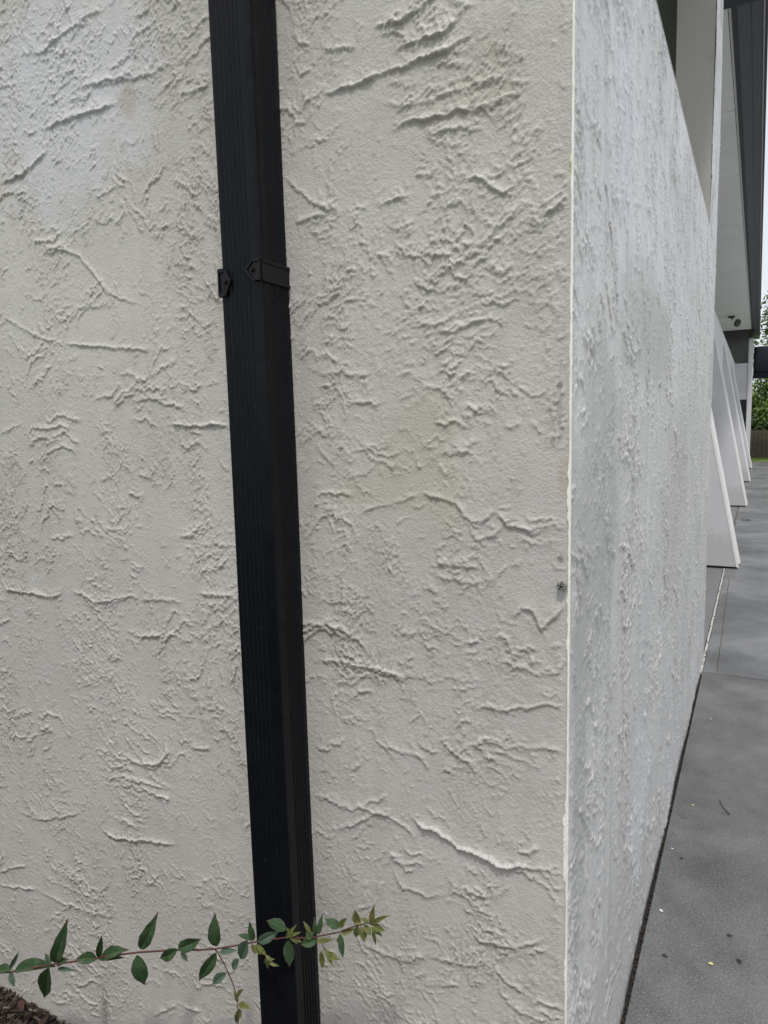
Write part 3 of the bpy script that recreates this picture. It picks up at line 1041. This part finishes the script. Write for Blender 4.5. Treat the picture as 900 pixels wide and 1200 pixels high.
G, Yg, Gr = m_leaf, m_leafy, m_leafg
LV4 = [(230, 282, 258, 138, 74, G), (215, 300, 172, 440, 86, G), (62, 322, 180, 268, 74, G), (45, 310, 72, 238, 26, Gr), (45, 320, 60, 385, 34, Gr),
       (45, 314, -30, 300, 58, G), (240, 312, 304, 312, 22, Gr), (215, 290, 188, 243, 32, G), (412, 270, 315, 260, 60, G), (415, 262, 433, 178, 34, G),
       (420, 268, 520, 212, 66, G), (590, 228, 650, 88, 66, G), (583, 248, 603, 390, 76, G), (752, 222, 660, 270, 52, G), (758, 226, 840, 180, 60, G),
       (765, 235, 793, 276, 24, Gr), (240, 285, 282, 270, 40, G), (5, 320, -60, 350, 50, G), (-70, 335, -90, 250, 50, G), (-75, 350, -120, 420, 60, G), (415, 262, 500, 262, 30, G)]
LV5 = [(115, 205, 108, 83, 56, G), (112, 225, 45, 360, 54, G), (130, 225, 188, 214, 26, Gr), (246, 182, 200, 265, 54, Gr), (207, 256, 166, 303, 38, Gr),
       (155, 312, 97, 362, 40, Gr), (265, 182, 200, 148, 24, G), (265, 180, 253, 106, 28, G), (290, 190, 358, 150, 42, Gr), (400, 140, 317, 98, 48, G),
       (410, 178, 411, 292, 46, G), (315, 240, 345, 272, 14, Yg), (322, 245, 325, 312, 14, Yg), (330, 270, 368, 283, 12, Yg), (320, 250, 306, 280, 12, Yg), (318, 262, 350, 255, 12, Yg),
       (527, 172, 458, 202, 44, G), (505, 175, 480, 145, 34, G), (497, 148, 472, 103, 16, Yg), (518, 152, 514, 95, 18, G), (530, 155, 536, 85, 24, G),
       (525, 180, 582, 180, 22, Yg), (540, 225, 545, 300, 22, Yg), (560, 238, 615, 256, 30, Yg), (555, 208, 592, 290, 18, Yg), (612, 132, 558, 88, 38, G),
       (618, 128, 640, 92, 26, Yg), (613, 152, 637, 258, 26, G), (622, 152, 672, 134, 20, Yg), (690, 122, 680, 55, 32, Yg), (705, 112, 665, 93, 20, Yg),
       (700, 128, 722, 190, 22, Yg), (690, 122, 681, 172, 28, Yg), (745, 118, 755, 48, 24, Yg), (748, 118, 803, 70, 18, Yg), (750, 118, 802, 142, 26, Yg),
       (752, 128, 760, 212, 14, Yg), (720, 118, 714, 190, 18, Yg), (758, 108, 788, 84, 18, Yg), (732, 112, 700, 88, 20, Yg), (740, 125, 790, 165, 18, Yg), (715, 120, 745, 160, 24, Yg),
       (625, 165, 600, 190, 14, Yg), (395, 170, 430, 128, 18, Yg), (410, 165, 452, 150, 14, Yg), (430, 170, 462, 185, 16, Yg), (420, 160, 400, 128, 14, Yg), (415, 165, 445, 195, 14, Yg),
       (200, 410, 223, 380, 24, Yg), (203, 440, 255, 450, 28, Yg), (205, 460, 199, 525, 24, Yg), (203, 430, 188, 384, 16, Yg), (207, 455, 218, 500, 14, Yg),
       (270, 200, 300, 235, 30, Yg), (285, 195, 320, 245, 18, Yg), (260, 195, 275, 240, 18, Yg)]
for i, (x0, y0, x1, y1, w, mt) in enumerate(LV4):
    leaf(c4(x0, y0), c4(x1, y1), w / 3.6, mt, 0.32, i)
for i, (x0, y0, x1, y1, w, mt) in enumerate(LV5):
    leaf(c5(x0, y0), c5(x1, y1), w / 3.4615, mt, 0.35, 50 + i)

# ------------------------------------------------------------------ mulch bed
MB().box(-4.5, -0.285, -4.0, YW + 0.05, -0.155, -0.10).build('mulch_bed', m_soil)
bpy.data.objects['mulch_bed']['kind'] = 'structure'
V, Fc, tint = [], [], []
for i in range(9500):
    if i < 7000:
        x, y = random.uniform(-2.3, -1.35), random.uniform(0.55, 1.11)
    else:
        x, y = random.uniform(-4.2, -0.32), random.uniform(-1.5, 1.11)
    l, w, t = random.uniform(.004, .024), random.uniform(.001, .0038), random.uniform(.0007, .002)
    R_ = Matrix.Rotation(random.uniform(0, 6.28), 3, 'Z') @ Matrix.Rotation(random.uniform(-.5, .5), 3, 'Y') @ Matrix.Rotation(random.uniform(-.6, .6), 3, 'X')
    z = -0.1 + random.uniform(0, .016)
    k = len(V)
    for sx_, sy_, sz_ in ((-1, -1, -1), (1, -.6, -1), (.9, 1, -1), (-.8, .7, -1), (-.9, -.8, 1), (.8, -.7, 1), (1, .8, 1), (-1, 1, 1)):
        V.append(R_ @ Vector((sx_ * l, sy_ * w, sz_ * t)) + Vector((x, min(y, YW - .004), z)))
    Fc += [tuple(k + j for j in q) for q in ((0, 3, 2, 1), (4, 5, 6, 7), (0, 1, 5, 4), (1, 2, 6, 5), (2, 3, 7, 6), (3, 0, 4, 7))]
    tint += [random.random() ** 1.4] * 8
me = mesh('bark_mulch', V, Fc)
at_ = me.attributes.new('tint', 'FLOAT', 'POINT')
at_.data.foreach_set('value', tint)
tag(link('bark_mulch', me, m_bark), 'dark shredded bark mulch at the foot of the end wall', 'mulch', kind='stuff')


def flat_leaf(name, loc, L, Wd, rz, mat, label, cat, group=None, curl=.25, seed=0):
    r = random.Random(seed)
    V, Fc = [], []
    N = 9
    cs, sn = math.cos(rz), math.sin(rz)
    for i in range(N):
        t = i / (N - 1)
        w = Wd * (math.sin(math.pi * (0.04 + .92 * t)) ** .8) * .5
        for s in (-1, -.5, 0, .5, 1):
            x, y = L * (t - .5), s * w * (1 + .12 * math.sin(i * 2 + seed))
            z = abs(s) * w * curl + L * .08 * math.sin(t * 4 + seed) + L * .09
            V.append((loc[0] + x * cs - y * sn, loc[1] + x * sn + y * cs, loc[2] + z))
        if i:
            k = len(V) - 10
            for j in range(4): Fc.append((k + j, k + j + 1, k + j + 6, k + j + 5))
    me = mesh(name, V, Fc)
    o = link(name, me, mat, smooth=True)
    c = Vector(loc)
    me.transform(Matrix.Translation(-c))
    o.location = c
    return tag(o, label, cat, group)


for (px, py, L, Wd, rz, lb) in [(30, 1172, .06, .018, -.5, 'curled orange-brown dead leaf on the mulch, the one nearest the left edge'),
                                (50, 1197, .05, .018, -1.2, 'orange-brown dead leaf on the mulch at the bottom edge under the shoot')]:
    p = on_z(px, py, -0.07)
    flat_leaf('dead_leaf', (p.x, min(p.y, 1.08), -0.080), L, Wd, rz, m_deadleaf, lb, 'dead leaf', 'dead leaves on the mulch', .3, int(px))

# bits lying on the walkway
for (px, py, L, lb) in [(812, 944, .014, 'small yellow petal on the walkway, midway along the side wall'),
                        (833, 1130, .014, 'small yellow petal on the walkway near the bottom edge, farthest from the wall')]:
    p = on_z(px, py, 0)
    flat_leaf('petal', (p.x, p.y, 0.001), L, L * .7, px, m_petal, lb, 'petal', 'yellow petals on the walkway', .2, px)
for (px, py, L, mt, lb) in [(833, 843, .014, m_whitebit, 'tiny pale flake on the walkway beyond the yellow petals'),
                            (788, 995, .010, m_whitebit, 'tiny pale flake on the walkway close beside the wall foot'),
                            (775, 1068, .016, m_whitebit, 'pale crumb of leaf on the walkway low beside the wall foot')]:
    p = on_z(px, py, 0)
    flat_leaf('flake', (p.x, p.y, 0.001), L, L * .6, px, mt, lb, 'flake', 'pale flakes on the walkway', .2, px)
for (px, py, L, lb) in [(874, 610, .16, 'dark dead leaf far along the walkway beside the slanted fins'),
                        (866, 1127, .022, 'small dark leaf bit on the walkway right of the lower yellow petal'),
                        (855, 1097, .018, 'small dark leaf bit on the walkway just above the lower yellow petal'),
                        (799, 1006, .016, 'small dark leaf bit on the walkway beside the pale flake'),
                        (779, 1121, .018, 'small dark leaf bit on the walkway near the wall foot at the bottom')]:
    p = on_z(px, py, 0)
    flat_leaf('leaf_scrap', (p.x, p.y, 0.001), L, L * .5, px, m_darkbit, lb, 'leaf scrap', 'dark leaf bits on the walkway', .15, px)
tp = [on_z(*q, 0) + Vector((0, 0, .003)) for q in [(843, 938), (846, 945), (850, 950), (855, 955)]]
tag(MB().tube(tp, .0014, 5).build('twig', m_darkbit), 'thin curved dark twig lying on the walkway right of the upper yellow petal', 'twig')


# ------------------------------------------------------------------ far wing
XC = -0.845
YE = 30.5
bw = empty('far_wing', (XC, 18, 0), 'long pale building wing beyond the low wall, with deep dark-edged eaves', 'building')
MB().box(XC - 0.25, XC, 7.2, YE, -0.15, 3.79).build('parapet_wall', m_fin, bw, bevel=0.01)
# far cross wall with a window
wx0, wx1, wz0, wz1 = -0.72, -0.40 - 0.015, 0.9, 2.42
MB().box(XC - 2, wx0, YE, YE + .25, -.15, 3.79).build('cross_wall', m_fin, bw)
MB().box(wx0, wx1 + .03, YE, YE + .25, wz1, 3.79).build('cross_wall', m_fin, bw)
MB().box(wx0, wx1 + .03, YE, YE + .25, -.15, wz0).build('cross_wall', m_fin, bw)
wn = MB()
for x0, x1, z0, z1 in ((wx0, wx0 + .04, wz0, wz1), (wx1 - .03, wx1, wz0, wz1), (wx0 + .04, wx1 - .03, wz1 - .04, wz1), (wx0 + .04, wx1 - .03, wz0, wz0 + .04)):
    wn.box(x0, x1, YE + .12, YE + .17, z0, z1)
wf = wn.build('window', m_dark, bw)
m_glass = M('dark_glass', (0.02, 0.022, 0.026), 0.15)
MB().box(wx0 + .04, wx1 - .03, YE + .14, YE + .15, wz0 + .04, wz1 - .04).build('pane', m_glass, wf)
MB().box(-0.40, -0.235, YE - .05, YE + .3, -.15, 4.72).build('post', m_fin, bw, bevel=0.008)
MB().box(-3.0, -.41, 32.7, 32.9, 2.0, 5.1).build('inner_wall', M('inner_grey', (0.16, 0.16, 0.16), .7), bw)
MB().box(-3.0, -.402, 30.0, 30.25, 4.70, 5.0).build('eave_beam', m_dark, bw, bevel=0.01)
# soffit boards
YR0 = 6.93
yj = [YR0, 9.22, 11.55, 13.9, 16.25, 18.6, 20.95, 23.3, 25.65, 28.0, 30.0]
sfa = [-3.2, -2.0, -0.8, -0.342]
for y0, y1 in zip(yj[:-1], yj[1:]):
    for x0, x1 in ((-3.2, -1.6), (-1.6, -0.345), (-0.342, -0.315)):
        MB().box(x0 + .0015, x1 - .0015, y0 + .006, y1 - .006, 5.0, 5.03).build('soffit_board', m_soffit, bw, bevel=0.002)
MB().box(-3.25, -.04, YR0 + .02, 33.6, 5.032, 5.3).build('roof_slab', m_dark, bw)
# boxed gutter: dark recess, broad underside, pale lip
MB().box(-0.318, -0.275, YR0 + .02, 33.5, 4.985, 5.031).build('fascia_strip', m_fdark, bw)
MB().box(-0.275, -0.075, YR0 + .02, 33.5, 4.975, 5.20).build('gutter', m_fascia, bw, bevel=0.006)
MB().box(-0.168, -0.164, YR0 + .02, 33.5, 4.9715, 4.976).build('gutter_seam', m_fdark, bw)
MB().box(-0.074, -0.062, YR0, 33.52, 4.968, 5.24).build('gutter_lip', m_fedge, bw, bevel=0.003)
MB().box(-0.061, -0.048, YR0, 33.54, 4.975, 5.26).build('gutter_rim', m_fdark, bw)
zb_ = on_y(840, 9, YR0 - .1).z
MB().box(-3.3, -0.10, YR0 - .18, YR0 - .03, zb_, 5.35).build('end_fascia', M('fascia_black', (0.012, 0.014, 0.02), .5), bw, bevel=0.006)
MB().box(-0.30, -0.225, 30.2, 30.44, 4.72, 4.97).build('gutter_bracket', m_dark, bw)

# slanted buttress fins
finpos = [8.0, 14.15, 20.3, 26.3]
flab = ['nearest slanted white buttress fin, standing just past the end of the low wall',
        'second slanted white buttress fin, partly behind the nearest one',
        'third slanted white buttress fin along the walkway',
        'farthest slanted white buttress fin, in front of the dark window']


def make_fin():
    t = empty('buttress_fin', (XC, 0, 0), flab[0], 'buttress', 'slanted fins along the walkway')
    Tt, zt = 0.28, 3.62
    xt = -0.118

    def prof(z): return xt + (XC + 0.005 - xt) * z / zt
    a = [(XC + .002, 0, .02), (prof(.02) - .012, 0, .02), (prof(zt) - .010, 0, zt), (XC + .002, 0, zt)]
    b2 = [(x, Tt, z) for x, y, z in a]
    MB().prism(a, b2).build('fin_body', m_fin, t, bevel=0.004)
    for y0, y1, e in ((-.004, .016, 0.0), (Tt - .05, Tt - .01, .012)):
        q = [(prof(.02) - .022, y0, .018), (prof(.02) + e, y0, .018), (prof(zt) + e, y0, zt), (prof(zt) - .022, y0, zt)]
        MB().prism(q, [(x, y1, z) for x, y, z in q]).build('edge_bead', m_beadw, t)
    MB().box(XC + .01, xt - .03, .01, Tt - .01, -.01, .019).build('foot_gap', m_gap, t)
    return t


fin = make_fin()
for i, Y in enumerate(finpos):
    if i == 0:
        o = fin
        o.location.y = Y
    else:
        o = fin.copy()
        C.objects.link(o)
        for chd in fin.children:
            c2 = chd.copy()
            C.objects.link(c2)
            c2.parent = o
        o.location.y = Y
    o['label'] = flab[i]

# eave spotlight
ps = on_z(857, 371, 4.99)
sp_ = empty('spotlight', tuple(ps), 'small black and white spotlight under the far eaves', 'spotlight')
MB().tube([ps + Vector((0, 0, .01)), ps + Vector((0, 0, -.03))], .11, 12).build('mount', m_dark, sp_)
MB().tube([ps + Vector((0, 0, -.02)), ps + Vector((.06, -.02, -.14))], .03, 8).build('arm', m_dark, sp_)
MB().tube([ps + Vector((.02, -.03, -.16)), ps + Vector((.09, -.06, -.16)), ps + Vector((.20, -.16, -.24))], [.07, .10, .12], 14).build('lamp_head', m_beadw, sp_, smooth=True)
MB().tube([ps + Vector((.17, -.14, -.23)), ps + Vector((.215, -.17, -.252))], .125, 14).build('lamp_rim', m_dark, sp_)

# dark barrel awning beyond the post
aw = empty('awning', (0.3, 32, 3.9), 'dark navy rounded fabric awning beyond the white post', 'awning')
V, Fc = [], []
m_awn = M('awning_navy', (0.007, 0.008, 0.014), .9, .2)
N = 14
for i, x in enumerate(np.linspace(-0.23, 1.5, 12)):
    for j in range(N):
        t = j / (N - 1) * math.pi / 2
        sh = 4.58 - 0.22 * ((x - 0.0) ** 2) * 1.1
        V.append((x, 31.4 + 1.5 * (1 - math.cos(t)) * 1.0, 3.42 + (sh - 3.42) * math.sin(t)))
    if i:
        k = len(V) - 2 * N
        for j in range(N - 1): Fc.append((k + j, k + j + 1, k + N + j + 1, k + N + j))
me = mesh('canopy', V, Fc)
o = link('canopy', me, m_awn, aw, smooth=True)
md = o.modifiers.new('thick', 'SOLIDIFY')
md.thickness = .03
MB().box(-.23, 1.5, 31.36, 31.40, 3.24, 3.46).build('valance', m_awn, aw, bevel=0.004)
MB().box(1.5, 1.54, 31.4, 32.9, 3.36, 3.42).build('side_bar', m_dark, aw)
MB().box(1.42, 1.52, 32.9, 33.0, -0.15, 4.5).build('support', m_dark, aw)

# fence of upright boards
fe = empty('board_fence', (4, 34.4, 0), 'weathered grey-brown board fence behind the strip of lawn', 'fence')
m_board = M('fence_wood', (0.10, 0.08, 0.065), .85)
n = NT(m_board)
n.set(n.mix(n.noise(1, 5, .65, .3, n.map((30, 30, 2))), (0.055, 0.043, 0.035), (0.15, 0.125, 0.10)))
bmesh_ = None
for i in range(60):
    x = -1.2 + i * .145
    hgt = 1.22 + random.uniform(-.02, .02)
    if bmesh_ is None or i % 7 == 0:
        o = MB().box(-.066, .066, -.012, .012, 0, hgt + .0).build('board', m_board, None, bevel=.004)
        bmesh_ = o
    else:
        o = bmesh_.copy()
        C.objects.link(o)
    o.parent = fe
    o.location = Vector((x, 34.4 + random.uniform(-.006, .006), -.02)) - fe.location
for z in (.25, .95):
    MB().box(-1.3, 7.5, 34.42, 34.47, z, z + .08).build('rail', m_board, fe)


# trees and shrubs beyond the fence
def leaf_mat(name, c0, c1):
    m = M(name, c0, .6)
    n = NT(m)
    n.set(n.mix(n.ramp(n.noise(.9, 5, .6), [(.35, 0.), (.65, 1.)]), c0, c1))
    return m


m_tl = leaf_mat('foliage_mid', (0.045, 0.085, 0.02), (0.12, 0.18, 0.05))
m_tl2 = leaf_mat('foliage_bright', (0.09, 0.16, 0.03), (0.20, 0.30, 0.06))
m_tl3 = leaf_mat('foliage_dark', (0.03, 0.06, 0.016), (0.07, 0.12, 0.03))
m_trunk = M('tree_bark', (0.09, 0.07, 0.05), .9)


def crown(centre, rad, n_cl, per, size, mat, parent, seed):
    r = np.random.default_rng(seed)
    cl = r.normal(size=(n_cl, 3))
    cl /= np.linalg.norm(cl, axis=1)[:, None]
    cl *= (r.random((n_cl, 1)) ** .45)
    cl = cl * np.array(rad) + np.array(centre)
    V, Fc = [], []
    P = np.repeat(cl, per, 0) + r.normal(size=(n_cl * per, 3)) * np.array(rad).mean() * .14
    A = r.normal(size=P.shape)
    A /= np.linalg.norm(A, axis=1)[:, None]
    B = np.cross(A, r.normal(size=P.shape))
    B /= np.linalg.norm(B, axis=1)[:, None]
    s = size * (0.6 + .8 * r.random((len(P), 1)))
    q = np.stack([P - A * s, P + B * s * .45, P + A * s, P - B * s * .45], 1).reshape(-1, 3)
    me = bpy.data.meshes.new('crown')
    nf = len(P)
    me.vertices.add(nf * 4)
    me.vertices.foreach_set('co', q.reshape(-1).astype(np.float32))
    me.loops.add(nf * 4)
    me.loops.foreach_set('vertex_index', np.arange(nf * 4, dtype=np.int32))
    me.polygons.add(nf)
    me.polygons.foreach_set('loop_start', (np.arange(nf) * 4).astype(np.int32))
    me.polygons.foreach_set('loop_total', np.full(nf, 4, np.int32))
    me.update(calc_edges=True)
    link('crown', me, mat, parent)
    return cl


def tree(x, y, h, centre_z, rad, mat, label, seed, n_cl=90, per=75, size=.12):
    t = empty('tree', (x, y, -.1), label, 'tree', 'trees beyond the fence')
    cl = crown((x, y, centre_z), rad, n_cl, per, size, mat, t, seed)
    m = MB()
    m.tube([(x, y, -.1), (x + .05, y, centre_z * .35), (x - .05, y + .1, centre_z * .7), (x, y, centre_z + rad[2] * .5)], [.2, .16, .11, .04], 8)
    for i in range(0, 12):
        p = cl[i * 3]
        m.tube([(x, y, centre_z * .45 + i * .1), ((x + p[0]) / 2, (y + p[1]) / 2, (centre_z * .5 + p[2]) / 2 + .2), tuple(p)], [.07, .045, .015], 5)
    m.build('trunk', m_trunk, t, smooth=True)


tree(1.75, 37.5, 8, 5.6, (1.9, 1.9, 2.6), m_tl, 'loose mid-green tree whose branches show against the sky beside the gutter', 3, 70, 60, .10)
tree(4.8, 41, 9, 5.8, (2.6, 2.4, 3.3), m_tl3, 'darker tree standing farther right beyond the fence', 5)
tree(-2.5, 44, 9, 5.4, (3.0, 2.4, 3.2), m_tl3, 'dark tree standing behind the white building wing', 8)
for i, (x, y, rx, rz, mt, lb) in enumerate([(0.35, 36.4, .9, 1.9, m_tl2, 'bright yellow-green bush above the fence beside the white post'),
                                            (2.2, 36.6, 1.3, 1.9, m_tl, 'green bush above the fence right of the bright one'),
                                            (4.8, 36.4, 1.4, 1.4, m_tl2, 'light green bush above the fence farthest right'),
                                            (-1.6, 36.8, 1.2, 1.6, m_tl3, 'dark bush behind the fence, hidden side of the white wing')]):
    t = empty('bush', (x, y, -.1), lb, 'bush', 'bushes behind the fence')
    cl = crown((x, y, 2.0), (rx, .8, rz), 110, 80, .075, mt, t, 40 + i)
    m = MB()
    for k in range(6):
        p = cl[k * 4]
        m.tube([(x, y, -.1), ((x + p[0]) / 2, y, p[2] * .5), tuple(p)], [.04, .03, .01], 5)
    m.build('trunk', m_trunk, t)
t = empty('hedge', (1, 36.0, -.1), 'dark hedge base showing right above the top of the board fence', 'hedge')
crown((1.5, 35.7, .95), (4.2, .45, .85), 160, 60, .08, m_tl3, t, 71)

# grass blades along the edge of the lawn
r = np.random.default_rng(4)
nb_ = 14000
P = np.stack([r.uniform(-1.2, 6, nb_), r.uniform(31.22, 34.3, nb_), np.full(nb_, -.021)], 1)
ang = r.uniform(0, 6.28, nb_)
dx = np.stack([np.cos(ang), np.sin(ang), ang * 0], 1) * .006
tipv = P + np.stack([r.normal(size=nb_) * .02, r.normal(size=nb_) * .02, r.uniform(.03, .075, nb_)], 1)
q = np.stack([P - dx, P + dx, tipv], 1).reshape(-1, 3)
me = bpy.data.meshes.new('grass')
me.vertices.add(nb_ * 3)
me.vertices.foreach_set('co', q.reshape(-1).astype(np.float32))
me.loops.add(nb_ * 3)
me.loops.foreach_set('vertex_index', np.arange(nb_ * 3, dtype=np.int32))
me.polygons.add(nb_)
me.polygons.foreach_set('loop_start', (np.arange(nb_) * 3).astype(np.int32))
me.polygons.foreach_set('loop_total', np.full(nb_, 3, np.int32))
me.update(calc_edges=True)
tag(link('grass', me, m_lawn), 'short bright green lawn grass in front of the fence', 'grass', kind='stuff')

# the shrub that the shoot grows from, at the left edge of the bed
sh = empty('shrub', (-2.75, 0.75, -0.1), 'low leafy shrub at the left end of the mulch bed, source of the long shoot', 'shrub')
cl = crown((-2.85, 0.62, 0.45), (.55, .30, .5), 60, 40, .022, m_leaf, sh, 90)
m = MB()
for k in range(9):
    p = cl[k * 5]
    m.tube([(-2.75, .75, -.11), ((-2.75 + p[0]) / 2, (.75 + p[1]) / 2, p[2] * .45), tuple(p)], [.007, .005, .002], 5)
m.build('trunk', m_stem, sh)

# shrubs added out of view behind the viewer to darken the lower wall
for i, (x, y, lb) in enumerate([(-3.7, -1.3, 'added unseen shrub shading the lower wall, farthest left of the row'),
                                (-2.45, -1.45, 'added unseen shrub shading the lower wall, middle of the row'),
                                (-1.2, -1.5, 'added unseen shrub shading the lower wall, nearest the walkway')]):
    sh = empty('shrub', (x, y, -0.1), lb, 'shrub', 'added shade shrubs behind the viewer')
    cl = crown((x, y, 0.55), (.6, .5, .62), 120, 50, .028, m_leaf, sh, 120 + i)
    m = MB()
    for k in range(8):
        p = cl[k * 5]
        m.tube([(x, y, -.11), ((x + p[0]) / 2, (y + p[1]) / 2, p[2] * .45), tuple(p)], [.012, .008, .003], 5)
    m.build('trunk', m_stem, sh)  # stems of the added shade shrub
